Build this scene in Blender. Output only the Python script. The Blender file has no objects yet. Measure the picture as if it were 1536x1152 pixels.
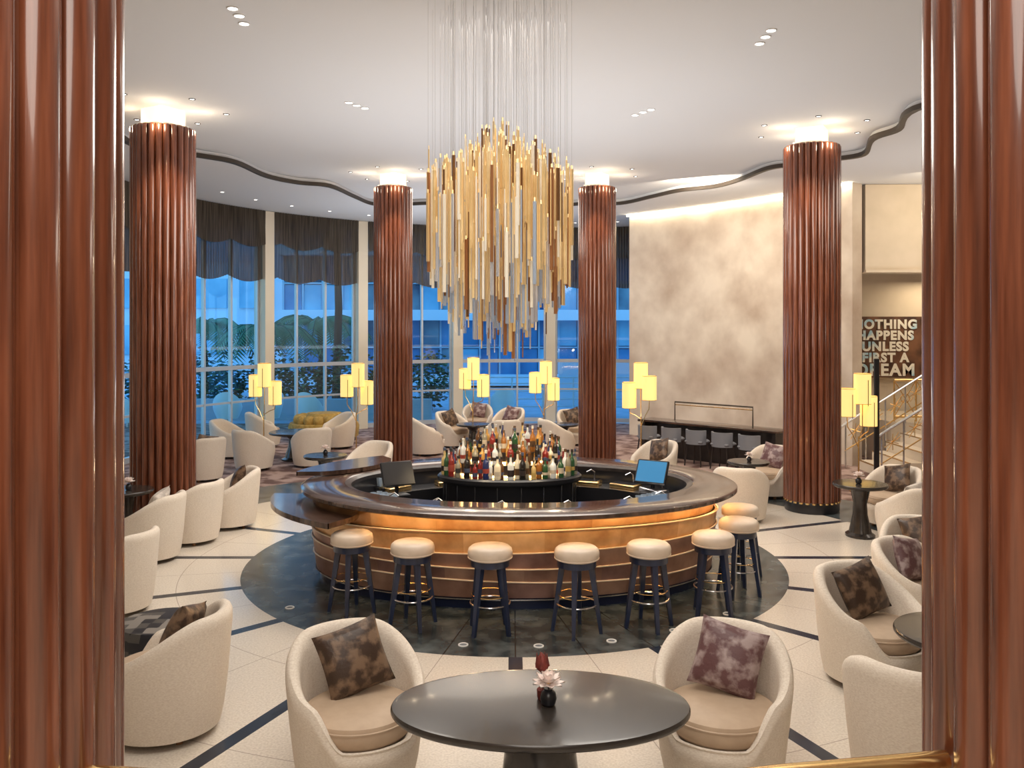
import bpy, math, random
from mathutils import Vector, Matrix
random.seed(7)
pi=math.pi
S=bpy.context.scene
try:
    S.view_settings.view_transform='Standard'
except Exception: pass

# ---------------------------------------------------------------- materials
def setin(b,k,v):
    if k in b.inputs: b.inputs[k].default_value=v
def mat(name,c,rough=0.5,metal=0.0,c2=None,scale=8.0,bump=0.0,bscale=None,emis=None,es=0.0,coat=0.0,trans=0.0,ior=1.45,detail=4,stretch=None,ramp=(0.35,0.65)):
    m=bpy.data.materials.new(name); m.use_nodes=True
    nt=m.node_tree; b=nt.nodes['Principled BSDF']
    setin(b,'Base Color',(*c,1)); setin(b,'Roughness',rough); setin(b,'Metallic',metal)
    setin(b,'Coat Weight',coat); setin(b,'Coat Roughness',0.08); setin(b,'Transmission Weight',trans); setin(b,'IOR',ior)
    if emis: setin(b,'Emission Color',(*emis,1)); setin(b,'Emission Strength',es)
    tc=nt.nodes.new('ShaderNodeTexCoord'); mp=nt.nodes.new('ShaderNodeMapping')
    nt.links.new(tc.outputs['Object'],mp.inputs['Vector'])
    if stretch: mp.inputs['Scale'].default_value=stretch
    if c2:
        n=nt.nodes.new('ShaderNodeTexNoise'); n.inputs['Scale'].default_value=scale; n.inputs['Detail'].default_value=detail
        r=nt.nodes.new('ShaderNodeValToRGB'); r.color_ramp.elements[0].position=ramp[0]; r.color_ramp.elements[1].position=ramp[1]
        r.color_ramp.elements[0].color=(*c,1); r.color_ramp.elements[1].color=(*c2,1)
        nt.links.new(mp.outputs[0],n.inputs['Vector']); nt.links.new(n.outputs['Fac'],r.inputs[0]); nt.links.new(r.outputs[0],b.inputs['Base Color'])
    if bump>0:
        n=nt.nodes.new('ShaderNodeTexNoise'); n.inputs['Scale'].default_value=bscale or scale*4; n.inputs['Detail'].default_value=3
        bp=nt.nodes.new('ShaderNodeBump'); bp.inputs['Strength'].default_value=bump; bp.inputs['Distance'].default_value=0.02
        nt.links.new(mp.outputs[0],n.inputs['Vector']); nt.links.new(n.outputs['Fac'],bp.inputs['Height']); nt.links.new(bp.outputs[0],b.inputs['Normal'])
    return m
MAHOG=mat('mahogany_lacquer',(0.085,0.022,0.010),0.25,0.0,(0.25,0.078,0.036),9,stretch=(5,5,0.25),coat=0.8,detail=7,ramp=(0.3,0.72))
BRASS=mat('brass',(0.85,0.58,0.25),0.25,1.0)
GLINT=mat('groove_glint',(1.0,0.66,0.28),0.4,0.2,emis=(1,0.55,0.2),es=0.10)  # gold colour and faint glow imitate warm highlights in the column grooves
STEEL=mat('steel',(0.7,0.7,0.72),0.25,1.0)
WIRE=mat('steel_wire',(0.42,0.42,0.43),0.6,0.0)
FABRIC=mat('cream_weave',(0.70,0.61,0.51),0.85,0,(0.82,0.74,0.64),70,0.22,220,stretch=(1,1,2.5))
SEAT=mat('taupe_seat',(0.48,0.355,0.25),0.55,0,(0.53,0.40,0.285),12,0.03)
LEATH=mat('cream_leather',(0.62,0.51,0.40),0.45,0,(0.72,0.60,0.49),6,0.03)
DWOOD=mat('ebony_wood',(0.018,0.014,0.014),0.32,0,(0.035,0.028,0.026),4,stretch=(1,6,1),coat=0.3)
NAVY=mat('ink_stained_wood',(0.008,0.014,0.04),0.35,0,(0.018,0.030,0.075),4,stretch=(1,6,1),coat=0.4)
DTOP=mat('dark_table_top',(0.022,0.018,0.016),0.26,0,(0.04,0.033,0.028),5,coat=0.3)
BARTOP=mat('bar_top_walnut',(0.030,0.017,0.013),0.20,0,(0.10,0.055,0.038),3,stretch=(1,8,1),coat=0.5)
WHITE=mat('white_paint',(0.80,0.79,0.78),0.8)
CEIL=mat('ceiling_paint',(0.745,0.76,0.79),0.85)
TAUPE=mat('taupe_trim',(0.055,0.042,0.032),0.5)
CREAMP=mat('pier_cream',(0.80,0.72,0.58),0.7)
WALLP=mat('polished_plaster',(0.46,0.35,0.265),0.5,0,(0.76,0.66,0.55),1.1,0.05,detail=11,ramp=(0.3,0.68))
WALLB=mat('beige_wall',(0.66,0.56,0.43),0.8,0,(0.72,0.61,0.48),2)
WALLW=mat('side_wall',(0.58,0.50,0.42),0.8,0,(0.62,0.54,0.45),2)
FRAME=mat('window_frame_metal',(0.55,0.60,0.66),0.4,0.3)
LAMPS=mat('lamp_shade_amber',(0.9,0.7,0.3),0.7,0,emis=(1.0,0.68,0.22),es=0.85)
GLOW=mat('warm_glow_glass',(1,0.9,0.75),0.6,0,emis=(1.0,0.82,0.58),es=0.9)
GLOWW=mat('downlight_lens',(1,1,1),0.6,0,emis=(1.0,0.97,0.92),es=8)
LED=mat('led_strip',(1,0.8,0.5),0.6,0,emis=(1.0,0.58,0.22),es=14)
LEDB=mat('bar_led_strip',(1,0.8,0.5),0.6,0,emis=(1.0,0.58,0.22),es=40)
COVE=mat('cove_led',(1,0.9,0.7),0.6,0,emis=(1.0,0.86,0.62),es=18)
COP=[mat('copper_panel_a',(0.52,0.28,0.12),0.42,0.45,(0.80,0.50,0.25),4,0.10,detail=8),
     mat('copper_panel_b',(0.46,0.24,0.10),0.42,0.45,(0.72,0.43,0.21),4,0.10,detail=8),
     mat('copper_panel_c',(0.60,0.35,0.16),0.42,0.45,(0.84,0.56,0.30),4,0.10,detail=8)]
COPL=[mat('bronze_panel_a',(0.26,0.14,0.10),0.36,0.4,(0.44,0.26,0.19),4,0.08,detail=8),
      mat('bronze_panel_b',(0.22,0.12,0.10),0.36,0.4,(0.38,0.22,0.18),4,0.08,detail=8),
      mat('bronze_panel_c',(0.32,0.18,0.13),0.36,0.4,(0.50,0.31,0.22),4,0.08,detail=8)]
LIP=mat('champagne_lip',(0.88,0.76,0.60),0.35,0.2)
KICK=mat('toe_kick',(0.012,0.02,0.06),0.25,0.2)
PIL=[mat('pillow_brown_floral',(0.050,0.028,0.018),0.4,0,(0.19,0.12,0.075),13,0.15,detail=8,ramp=(0.44,0.60)),
     mat('pillow_plum_floral',(0.13,0.06,0.062),0.4,0,(0.40,0.31,0.30),13,0.15,detail=8,ramp=(0.44,0.64)),
     mat('pillow_grey',(0.42,0.37,0.33),0.6,0,(0.62,0.56,0.5),9,0.1,detail=5,ramp=(0.45,0.55))]
MUST=mat('mustard_velvet',(0.40,0.24,0.05),0.8,0,(0.55,0.36,0.10),14,0.5,20)
SCREEN=mat('screen_blue',(0.02,0.1,0.2),0.2,0,emis=(0.05,0.25,0.50),es=0.6)
BLACK=mat('black_plastic',(0.015,0.015,0.018),0.3)
GLASSC=mat('clear_glassware',(0.75,0.85,0.95),0.05,0,trans=0.7)
GREYUP=mat('grey_blue_upholstery',(0.22,0.23,0.26),0.7)
def checkmat():
    m=mat('patchwork',(0.03,0.03,0.035),0.45); nt=m.node_tree
    c=nt.nodes.new('ShaderNodeTexVoronoi'); c.distance='CHEBYCHEV'; c.inputs['Scale'].default_value=11; 
    if 'Randomness' in c.inputs: c.inputs['Randomness'].default_value=0.25
    r=nt.nodes.new('ShaderNodeValToRGB'); r.color_ramp.interpolation='CONSTANT'; e=r.color_ramp.elements
    e[0].color=(0.015,0.015,0.02,1); e[1].position=0.45; e[1].color=(0.07,0.065,0.06,1); x=e.new(0.7); x.color=(0.22,0.20,0.18,1)
    nt.links.new([n for n in nt.nodes if n.type=='TEX_COORD'][0].outputs['Object'],c.inputs['Vector'])
    nt.links.new(c.outputs['Color'],r.inputs[0]); nt.links.new(r.outputs[0],nt.nodes['Principled BSDF'].inputs['Base Color']); return m
CHECK=checkmat()
def sheer():
    m=mat('blind_fabric',(0.075,0.062,0.052),0.9,0,(0.20,0.165,0.13),4,0.1,stretch=(9,9,0.25),detail=7); nt=m.node_tree
    tr=nt.nodes.new('ShaderNodeBsdfTransparent'); tr.inputs[0].default_value=(0.9,0.9,0.9,1); mx=nt.nodes.new('ShaderNodeMixShader'); mx.inputs[0].default_value=0.13
    nt.links.new(nt.nodes['Principled BSDF'].outputs[0],mx.inputs[1]); nt.links.new(tr.outputs[0],mx.inputs[2]); nt.links.new(mx.outputs[0],nt.nodes['Material Output'].inputs[0]); return m
SHADEF=sheer()

# ---------------------------------------------------------------- mesh builder
class MB:
    def __init__(s): s.v=[];s.f=[];s.mi=[];s.sm=[];s.mats=[]
    def m(s,mt):
        if mt not in s.mats: s.mats.append(mt)
        return s.mats.index(mt)
    def add(s,vs,fs,mt,M=None,smooth=True):
        o=len(s.v); 
        for p in vs:
            p=Vector(p); s.v.append(M@p if M else p)
        mts=mt if isinstance(mt,list) else [mt]*len(fs)
        for f,t in zip(fs,mts):
            s.f.append([i+o for i in f]); s.mi.append(s.m(t)); s.sm.append(smooth)
    def ell(s,prof,seg,mt,c=(0,0),cap0=False,cap1=False,M=None,smooth=True,close=False):
        vs=[];fs=[]
        n=len(prof)
        for rx,ry,z in prof:
            for i in range(seg):
                a=2*pi*i/seg; vs.append((c[0]+rx*math.cos(a),c[1]+ry*math.sin(a),z))
        for j in range(n if close else n-1):
            k=(j+1)%n
            for i in range(seg):
                i2=(i+1)%seg; fs.append([j*seg+i,j*seg+i2,k*seg+i2,k*seg+i])
        if cap0: fs.append([i for i in range(seg)][::-1])
        if cap1: fs.append([(n-1)*seg+i for i in range(seg)])
        s.add(vs,fs,mt,M,smooth)
    def lathe(s,prof,seg,mt,c=(0,0),cap0=True,cap1=True,M=None,smooth=True):
        s.ell([(r,r,z) for r,z in prof],seg,mt,c,cap0,cap1,M,smooth)
    def box(s,c,d,mt,rz=0,M=None,bev=0.0):
        x,y,z=d[0]/2,d[1]/2,d[2]/2
        R=Matrix.Translation(c)@Matrix.Rotation(rz,4,'Z')
        if M: R=M@R
        if bev<=0:
            vs=[(sx*x,sy*y,sz*z) for sz in(-1,1) for sx,sy in((-1,-1),(1,-1),(1,1),(-1,1))]
            fs=[[3,2,1,0],[4,5,6,7]]+[[i,(i+1)%4,4+(i+1)%4,4+i] for i in range(4)]
            s.add(vs,fs,mt,R,False)
        else:
            b=min(bev,x*.9,y*.9,z*.9)
            rings=[]
            for zz,ins in((-z,b),(-z+b,0),(z-b,0),(z,b)):
                xx,yy=x-ins,y-ins
                rings.append([(-xx+b,-yy,zz),(xx-b,-yy,zz),(xx,-yy+b,zz),(xx,yy-b,zz),(xx-b,yy,zz),(-xx+b,yy,zz),(-xx,yy-b,zz),(-xx,-yy+b,zz)])
            vs=[p for r in rings for p in r]; fs=[]
            for j in range(3):
                for i in range(8): fs.append([j*8+i,j*8+(i+1)%8,(j+1)*8+(i+1)%8,(j+1)*8+i])
            fs.append(list(range(8))[::-1]); fs.append([24+i for i in range(8)])
            s.add(vs,fs,mt,R,False)
    def tube(s,pts,r,mt,seg=8,closed=False,M=None,r2=None):
        pts=[Vector(p) for p in pts]; n=len(pts); vs=[];fs=[]
        up=None
        for i,p in enumerate(pts):
            if closed: d=pts[(i+1)%n]-pts[i-1]
            else: d=pts[min(i+1,n-1)]-pts[max(i-1,0)]
            d.normalize()
            if up is None:
                up=Vector((0,0,1)) if abs(d.z)<0.9 else Vector((1,0,0))
            a=(up-d*up.dot(d)).normalized(); b=d.cross(a); up=a
            rr=r if r2 is None else r+(r2-r)*i/(n-1)
            for k in range(seg):
                t=2*pi*k/seg; vs.append(p+a*math.cos(t)*rr+b*math.sin(t)*rr)
        for j in range(n if closed else n-1):
            k2=(j+1)%n
            for k in range(seg):
                k1=(k+1)%seg; fs.append([j*seg+k,j*seg+k1,k2*seg+k1,k2*seg+k])
        if not closed:
            fs.append(list(range(seg))[::-1]); fs.append([(n-1)*seg+k for k in range(seg)])
        s.add(vs,fs,mt,M,True)
    def data(s,name):
        me=bpy.data.meshes.new(name); me.from_pydata([tuple(v) for v in s.v],[],s.f); 
        for t in s.mats: me.materials.append(t)
        me.polygons.foreach_set('material_index',s.mi); me.polygons.foreach_set('use_smooth',s.sm)
        me.update()
        try: me.set_sharp_from_angle(angle=math.radians(42))
        except Exception: pass
        return me
    def obj(s,name,loc=(0,0,0),rz=0,parent=None):
        return put(s.data(name),name,loc,rz,parent)
def put(me,name,loc=(0,0,0),rz=0,parent=None):
    o=bpy.data.objects.new(name,me); S.collection.objects.link(o); o.location=loc; o.rotation_euler=(0,0,rz)
    if parent: o.parent=parent
    return o
def circ(r,z,n=32,cx=0,cy=0): return [(cx+r*math.cos(2*pi*i/n),cy+r*math.sin(2*pi*i/n),z) for i in range(n)]

# ---------------------------------------------------------------- floor
CX,CY=0.03,10.7
def floor_material():
    m=bpy.data.materials.new('terrazzo_floor'); m.use_nodes=True; nt=m.node_tree; b=nt.nodes['Principled BSDF']
    L=nt.links
    def M(op,a,b_=None):
        n=nt.nodes.new('ShaderNodeMath'); n.operation=op
        for i,x in enumerate((a,b_)):
            if x is None: continue
            if isinstance(x,(int,float)): n.inputs[i].default_value=x
            else: L.new(x,n.inputs[i])
        return n.outputs[0]
    tc=nt.nodes.new('ShaderNodeTexCoord'); sp=nt.nodes.new('ShaderNodeSeparateXYZ'); L.new(tc.outputs['Object'],sp.inputs[0])
    x=M('SUBTRACT',sp.outputs[0],CX); y=M('SUBTRACT',sp.outputs[1],CY)
    r=M('SQRT',M('ADD',M('MULTIPLY',x,x),M('MULTIPLY',y,y)))
    th=M('ARCTAN2',y,x); al=pi/8
    fr=M('SUBTRACT',M('FRACT',M('ADD',M('DIVIDE',th,al),100.5)),0.5)
    d=M('MULTIPLY',M('MULTIPLY',M('ABSOLUTE',fr),al),r)
    stripe=M('LESS_THAN',d,0.06)
    fr2=M('SUBTRACT',M('FRACT',M('ADD',M('DIVIDE',th,al),100.0)),0.5)
    d2=M('MULTIPLY',M('MULTIPLY',M('ABSOLUTE',fr2),al),r)
    jr=M('LESS_THAN',M('ABSOLUTE',M('SUBTRACT',M('FRACT',M('MULTIPLY',M('SUBTRACT',r,3.23),0.75)),0.5)),0.003)
    joint=M('MAXIMUM',M('LESS_THAN',d2,0.004),jr)
    djoint=M('MAXIMUM',M('LESS_THAN',d2,0.006),M('LESS_THAN',d,0.006))
    inner=M('LESS_THAN',r,3.23)
    outer=M('MULTIPLY',M('GREATER_THAN',r,5.25),M('GREATER_THAN',sp.outputs[1],9.0))
    dark=M('MAXIMUM',M('MAXIMUM',inner,outer),stripe)
    carpet=M('GREATER_THAN',r,6.5); carpet=M('MULTIPLY',carpet,M('GREATER_THAN',sp.outputs[1],11.5))
    def ramp(fac,p0,c0,p1,c1):
        n=nt.nodes.new('ShaderNodeValToRGB'); e=n.color_ramp.elements
        e[0].position=p0;e[0].color=(*c0,1);e[1].position=p1;e[1].color=(*c1,1); L.new(fac,n.inputs[0]); return n.outputs[0]
    def noise(sc,dt=4):
        n=nt.nodes.new('ShaderNodeTexNoise'); n.inputs['Scale'].default_value=sc; n.inputs['Detail'].default_value=dt; L.new(tc.outputs['Object'],n.inputs['Vector']); return n.outputs['Fac']
    cream=ramp(noise(60,6),0.3,(0.58,0.51,0.43),0.62,(0.73,0.66,0.57))
    drk=ramp(noise(4.5,11),0.35,(0.018,0.026,0.030),0.75,(0.13,0.155,0.16))
    drk2=ramp(noise(4.5,9),0.35,(0.008,0.014,0.028),0.75,(0.03,0.045,0.07))
    car=ramp(noise(3,5),0.42,(0.14,0.075,0.062),0.58,(0.42,0.30,0.26))
    def mix(f,a,c):
        n=nt.nodes.new('ShaderNodeMixRGB'); L.new(f,n.inputs[0]); L.new(a,n.inputs[1])
        if isinstance(c,tuple): n.inputs[2].default_value=c
        else: L.new(c,n.inputs[2])
        return n.outputs[0]
    drk=mix(djoint,drk,(0.008,0.011,0.013,1))
    c=mix(joint,cream,(0.40,0.34,0.29,1)); c=mix(stripe,c,drk2); c=mix(M('MAXIMUM',inner,outer),c,drk); c=mix(carpet,c,car)
    L.new(c,b.inputs['Base Color'])
    ro=M('ADD',M('ADD',M('MULTIPLY',carpet,0.6),0.17),M('MULTIPLY',dark,0.07)); L.new(ro,b.inputs['Roughness'])
    return m
FL=floor_material()
b=MB(); b.box((1,10.5,-0.06),(30,30,0.12),FL); b.obj('floor')

# ---------------------------------------------------------------- ceiling
HI,LO=5.93,5.80
b=MB(); b.box((1,12,HI+0.1),(30,31,0.2),CEIL); b.obj('ceiling')
ctrl=[(5.5,11.8),(5.8,13.0),(5.7,13.7),(6.05,14.9),(5.7,15.4),(5.15,15.9),(4.8,16.3),(4.6,17.5),(4.3,18.35),(3.66,18.9),(3.2,19.8),(2.6,20.9),(1.6,21.0),(0.9,21.8),(0.0,21.9),(-0.9,21.8),(-1.4,21.0),(-2.1,20.9),(-3.0,21.2),(-3.4,20.9),(-3.6,19.8),(-3.85,18.3),(-4.4,17.9),(-4.84,17.1),(-5.0,15.7),(-5.4,15.1),(-6.15,14.3),(-6.1,13.0),(-6.6,11.5),(-6.4,9.8),(-7,7),(-4.5,3.5),(0,2.4),(4.5,3.5),(7,7),(6.0,9.0),(6.2,10.4)]
def catmull(P,n=6):
    out=[];N=len(P)
    for i in range(N):
        p0,p1,p2,p3=[Vector(P[(i+k)%N]) for k in(-1,0,1,2)]
        for t in range(n):
            t/=n
            out.append(0.5*((2*p1)+(p2-p0)*t+(2*p0-5*p1+4*p2-p3)*t*t+(3*p1-p0-3*p2+p3)*t**3))
    return out
cv=catmull(ctrl,6); n=len(cv)
b=MB(); vs=[];fs=[]
for p in cv:
    d=(p-Vector((0,12))).normalized()*15.6+Vector((0,12)); vs+= [(p.x,p.y,LO),(d.x,d.y,LO)]
for i in range(n):
    j=(i+1)%n; fs.append([2*i,2*i+1,2*j+1,2*j])
b.add(vs,fs,CEIL,None,False); b.obj('ceiling_outer')
b=MB(); vs=[];fs=[]
for p in cv: 
    d=(p-Vector((0,12))).normalized()*0.045
    vs+=[(p.x-d.x,p.y-d.y,LO-0.012),(p.x-d.x,p.y-d.y,LO+0.06),(p.x+d.x,p.y+d.y,LO-0.012)]
for i in range(n):
    j=(i+1)%n; fs.append([3*i,3*i+1,3*j+1,3*j]); fs.append([3*i,3*j,3*j+2,3*i+2])
b.add(vs,fs,TAUPE)
vs=[];fs=[]
for p in cv: vs+=[(p.x,p.y,LO+0.04),(p.x,p.y,HI-0.005)]
for i in range(n):
    j=(i+1)%n; fs.append([2*i,2*i+1,2*j+1,2*j])
b.add(vs,fs,CEIL)
b.obj('trim_1')

# ---------------------------------------------------------------- window wall
WC=(1.0,17.0); WR=9.1
def wp(a,r=WR,z=0): a=math.radians(a); return (WC[0]+r*math.cos(a),WC[1]+r*math.sin(a),z)
def glassmat():
    m=bpy.data.materials.new('tinted_window_glass'); m.use_nodes=True; nt=m.node_tree
    for nd in list(nt.nodes):
        if nd.type!='OUTPUT_MATERIAL': nt.nodes.remove(nd)
    t=nt.nodes.new('ShaderNodeBsdfTransparent'); t.inputs[0].default_value=(0.52,0.84,1,1)
    g=nt.nodes.new('ShaderNodeBsdfGlossy'); g.inputs['Roughness'].default_value=0.03; g.inputs[0].default_value=(0.8,0.9,1,1)
    mx=nt.nodes.new('ShaderNodeMixShader'); mx.inputs[0].default_value=0.07
    nt.links.new(t.outputs[0],mx.inputs[1]); nt.links.new(g.outputs[0],mx.inputs[2]); nt.links.new(mx.outputs[0],nt.nodes['Material Output'].inputs[0])
    return m
WG=glassmat()
piers=[52,70.5,89,107,125.7,144.5,163,181.5]
def arcbox(b,a0,a1,r0,r1,z0,z1,mt,n=8):
    vs=[];fs=[]
    for i in range(n+1):
        a=a0+(a1-a0)*i/n
        vs+=[wp(a,r0,z0),wp(a,r1,z0),wp(a,r1,z1),wp(a,r0,z1)]
    for i in range(n):
        for k in range(4):
            k2=(k+1)%4; fs.append([4*i+k,4*i+k2,4*i+4+k2,4*i+4+k])
    fs+=[[0,1,2,3],[4*n,4*n+3,4*n+2,4*n+1]]
    b.add(vs,fs,mt,None,False)
for i in range(7):
    a0,a1=piers[i]+0.97,piers[i+1]-0.97
    f=MB()
    arcbox(f,a0,a1,WR-.05,WR+.05,0,0.12,FRAME); arcbox(f,a0,a1,WR-.05,WR+.05,1.78,1.88,FRAME); arcbox(f,a0,a1,WR-.05,WR+.05,5.6,LO-0.005,FRAME)
    arcbox(f,a0,a1,WR-.03,WR+.03,0.95,1.0,FRAME)
    for k in range(4):
        a=a0+(a1-a0)*k/3; w=0.16
        if k==0: lo,hi=a,a+2*w
        elif k==3: lo,hi=a-2*w,a
        else: lo,hi=a-w,a+w
        arcbox(f,lo,hi,WR-.05,WR+.05,0.12,5.6,FRAME,1)
    fo=f.obj('window_%d'%(i+1))
    g=MB(); vs=[];fs=[]
    for k in range(9):
        a=a0+(a1-a0)*k/8; vs+=[wp(a,WR,0.1),wp(a,WR,5.62)]
    for k in range(8): fs.append([2*k,2*k+2,2*k+3,2*k+1])
    g.add(vs,fs,WG,None,True); g.obj('glass',parent=fo)
    for layer,(zz,rr,amp) in enumerate(((3.98,WR-.18,0.14),(4.85,WR-.30,0.14))):
        s=MB(); vs=[];fs=[]; n=128
        for k in range(n+1):
            t=k/n; a=a0+(a1-a0)*t
            rr2=rr+0.028*math.sin(t*2*pi*32)
            zb=zz+amp*(1-abs(math.sin(t*pi*2.0+0.4)))
            vs+=[wp(a,rr2,zb),wp(a,rr2+0.01,(zb+LO)/2),wp(a,rr2,LO-0.01)]
        for k in range(n): fs+=[[3*k,3*k+3,3*k+4,3*k+1],[3*k+1,3*k+4,3*k+5,3*k+2]]
        s.add(vs,fs,SHADEF); s.obj('blind_layer_%d'%(layer+1),parent=fo)
for a in piers:
    p=MB(); arcbox(p,a-0.93,a+0.93,WR-.28,WR+.15,0,LO-0.01,CREAMP,2); p.obj('window_pier')

# ---------------------------------------------------------------- walls
def wallseg(name,p,q,z0,z1,th,mt,bow=0.0,n=16):
    p=Vector(p);q=Vector(q); d=(q-p); nrm=Vector((d.y,-d.x)).normalized(); vs=[];fs=[]
    for i in range(n+1):
        t=i/n; c=p+d*t+nrm*bow*4*t*(1-t)
        e=c-nrm*th
        vs+=[(c.x,c.y,z0),(e.x,e.y,z0),(e.x,e.y,z1),(c.x,c.y,z1)]
    for i in range(n):
        for k in range(4):
            k2=(k+1)%4; fs.append([4*i+k,4*i+4+k,4*i+4+k2,4*i+k2])
    fs+=[[0,3,2,1][::-1],[4*n,4*n+1,4*n+2,4*n+3][::-1]]
    b=MB(); b.add(vs,fs,mt,None,False); return b.obj(name)
wallseg('wall_plaster',(3.1,22.9),(6.95,17.7),0,LO,0.35,WALLP,bow=-0.35)
b=MB(); pts=[]
for i in range(17):
    t=i/16; p=Vector((3.1,22.9)); q=Vector((6.95,17.7)); d=q-p; nr=Vector((d.y,-d.x)).normalized()
    c=p+d*t+nr*(-0.35)*4*t*(1-t)+nr*0.09; pts.append((c.x,c.y,LO-0.035))
b.tube(pts,0.02,COVE,6); b.obj('cove_light_strip')
wallseg('wall_left',(-8.2,16.6),(-8.2,-3),0,HI,0.2,WALLW)
wallseg('wall_rear',(14.2,-3.1),(-8.4,-3.1),0,HI,0.2,WALLW)
wallseg('wall_right',(14.2,-3),(14.2,24.4),0,HI,0.2,WALLW)
wallseg('wall_back',(7.2,20.2),(14.1,20.2),0,HI,0.2,WALLB)
wallseg('wall_return',(6.75,23.8),(7.15,20.45),0,HI,0.2,WALLB)
b=MB(); b.box((10.7,18.1,4.9),(6.8,0.4,1.78),WALLB); b.box((10.7,18.05,3.99),(6.85,0.5,0.05),WALLB); b.obj('wall_bulkhead')

# ---------------------------------------------------------------- columns
def column(name,x,y,z0,z1,R,N=26,groove_strips=False,base=True):
    c=MB(); seg=12; n=N*seg; d=R*0.125
    levels=[(z0,-0.03*R-0.01),(z0+0.02,0),(z1-0.035,0),(z1-0.012,-0.012),(z1,-0.035)]
    ang=[];rad=[]
    for k in range(N):
        for s in range(seg):
            u=-math.cos(pi*s/seg); ang.append((k+(u+1)/2)/N*2*pi); rad.append(R-d+d*math.sqrt(max(0,1-u*u)))
    vs=[];fs=[]
    for z,dr in levels:
        for a,r in zip(ang,rad): vs.append(((r+dr)*math.cos(a),(r+dr)*math.sin(a),z))
    for j in range(len(levels)-1):
        for i in range(n):
            i2=(i+1)%n; fs.append([j*n+i,j*n+i2,(j+1)*n+i2,(j+1)*n+i])
    fs.append([(len(levels)-1)*n+i for i in range(n)])
    c.add(vs,fs,MAHOG)
    if base:
        c.lathe([(R*0.93,0),(R*0.95,0.02),(R*0.95,z0-0.01),(R*0.93,z0+0.01)],48,BLACK,cap0=False)
    if groove_strips:  # thin rods draw the highlight lines along the grooves
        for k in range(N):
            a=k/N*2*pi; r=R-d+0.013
            c.tube([(r*math.cos(a),r*math.sin(a),z0+.02),(r*math.cos(a),r*math.sin(a),z1-0.03)],0.009,GLINT if k%2 else MAHOG,6)
    else:
        for k in range(N):
            a=(k+.5)/N*2*pi
            c.lathe([(0.034,z0-0.012),(0.034,z0+0.012)],8,BRASS,c=((R-0.036)*math.cos(a),(R-0.036)*math.sin(a)))
    c.box((0,0,(z1+HI)/2),(R*0.95,R*0.95,HI-z1-0.005),GLOW,rz=pi/4+0.25)
    c.box((0,0,z1+0.02),(R*1.1,R*1.1,0.04),WHITE,rz=pi/4+0.25)
    return c.obj(name,(x,y,0))
column('fluted_column',4.67,13.5,0.16,5.66,0.43)
column('fluted_column',-4.95,12.3,0.16,5.66,0.44)
column('fluted_column',-2.40,17.5,0.16,5.66,0.39)
column('fluted_column',1.72,17.5,0.16,5.66,0.38)
PZ=1.06
b=MB(); b.box((1.0,-0.45,PZ/2),(17.5,4.9,PZ-0.002),WALLB); b.obj('mezzanine_platform')
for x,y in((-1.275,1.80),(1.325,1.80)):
    c=column('fluted_column',x,y,PZ+0.01,5.66,0.43,N=26,groove_strips=True,base=False)
b=MB(); pts=[]
rp=[(-0.88,1.74),(-0.77,1.73),(-0.4,1.68),(0.0,1.65),(0.3,1.69),(0.542,1.74),(0.85,1.79),(0.90,1.80)]
for i in range(len(rp)-1):
    for t in range(4):
        t/=4; pts.append((rp[i][0]*(1-t)+rp[i+1][0]*t,rp[i][1]*(1-t)+rp[i+1][1]*t,1.95))
pts.append((rp[-1][0],rp[-1][1],1.95))
b.tube(pts,0.020,BRASS,12)
for x,y in((-0.75,1.725),(-0.25,1.665),(0.25,1.68),(0.75,1.775)): b.tube([(x,y,PZ),(x,y,1.94)],0.012,BRASS,8)
b.obj('brass_handrail')

# ---------------------------------------------------------------- bar
BX,BY=0.02,10.15
b=MB()
def prevw(a,k): return 0.028*math.sin(2*a+1.3*(k-1)) if k>0 else 0
def panelband(z0,z1,off,mats,k,amp=0.0):
    seg=144; vs=[];fs=[];ms=[]
    rx0,ry0=2.30+off,1.46+off; 
    for row in range(3):
        for i in range(seg):
            a=2*pi*i/seg
            w=amp*math.sin(2*a+1.3*k)
            if row==0: z,r=z0+prevw(a,k),-0.012
            elif row==1: z,r=z1-0.012+w,0.012
            else: z,r=z1+w,-0.012
            vs.append((BX+(rx0+r)*math.cos(a),BY+(ry0+r)*math.sin(a),z))
    for j in range(2):
        for i in range(seg):
            i2=(i+1)%seg; fs.append([j*seg+i,j*seg+i2,(j+1)*seg+i2,(j+1)*seg+i])
            pk=(i+3*k)//8
            ms.append(mats[(pk*7+k)%3])
    b.add(vs,fs,ms)
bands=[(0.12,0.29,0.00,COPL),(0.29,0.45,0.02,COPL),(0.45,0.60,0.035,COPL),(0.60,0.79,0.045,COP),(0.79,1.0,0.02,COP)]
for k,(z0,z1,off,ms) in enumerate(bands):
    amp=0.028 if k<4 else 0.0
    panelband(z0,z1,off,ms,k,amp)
    if k<4:
        pts=[(BX+(2.318+off)*math.cos(2*pi*i/144),BY+(1.478+off)*math.sin(2*pi*i/144),z1+0.028*math.sin(2*(2*pi*i/144)+1.3*k)) for i in range(144)]
        b.tube(pts,0.0085,LIP,6,closed=True)
b.ell([(2.24,1.40,0.0),(2.24,1.40,0.12),(2.31,1.47,0.125)],96,KICK,c=(BX,BY))
b.tube([(BX+2.27*math.cos(2*pi*i/96),BY+1.43*math.sin(2*pi*i/96),0.10) for i in range(96)],0.012,STEEL,6,closed=True)
TX,TY=0.08,10.10
b.ell([(2.00,1.30,1.0),(2.00,1.30,1.05),(2.02,1.32,1.065),(2.47,1.87,1.065),(2.50,1.90,1.05),(2.50,1.90,1.015),(2.47,1.87,1.0)],144,BARTOP,c=(TX,TY),close=True)
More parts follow.
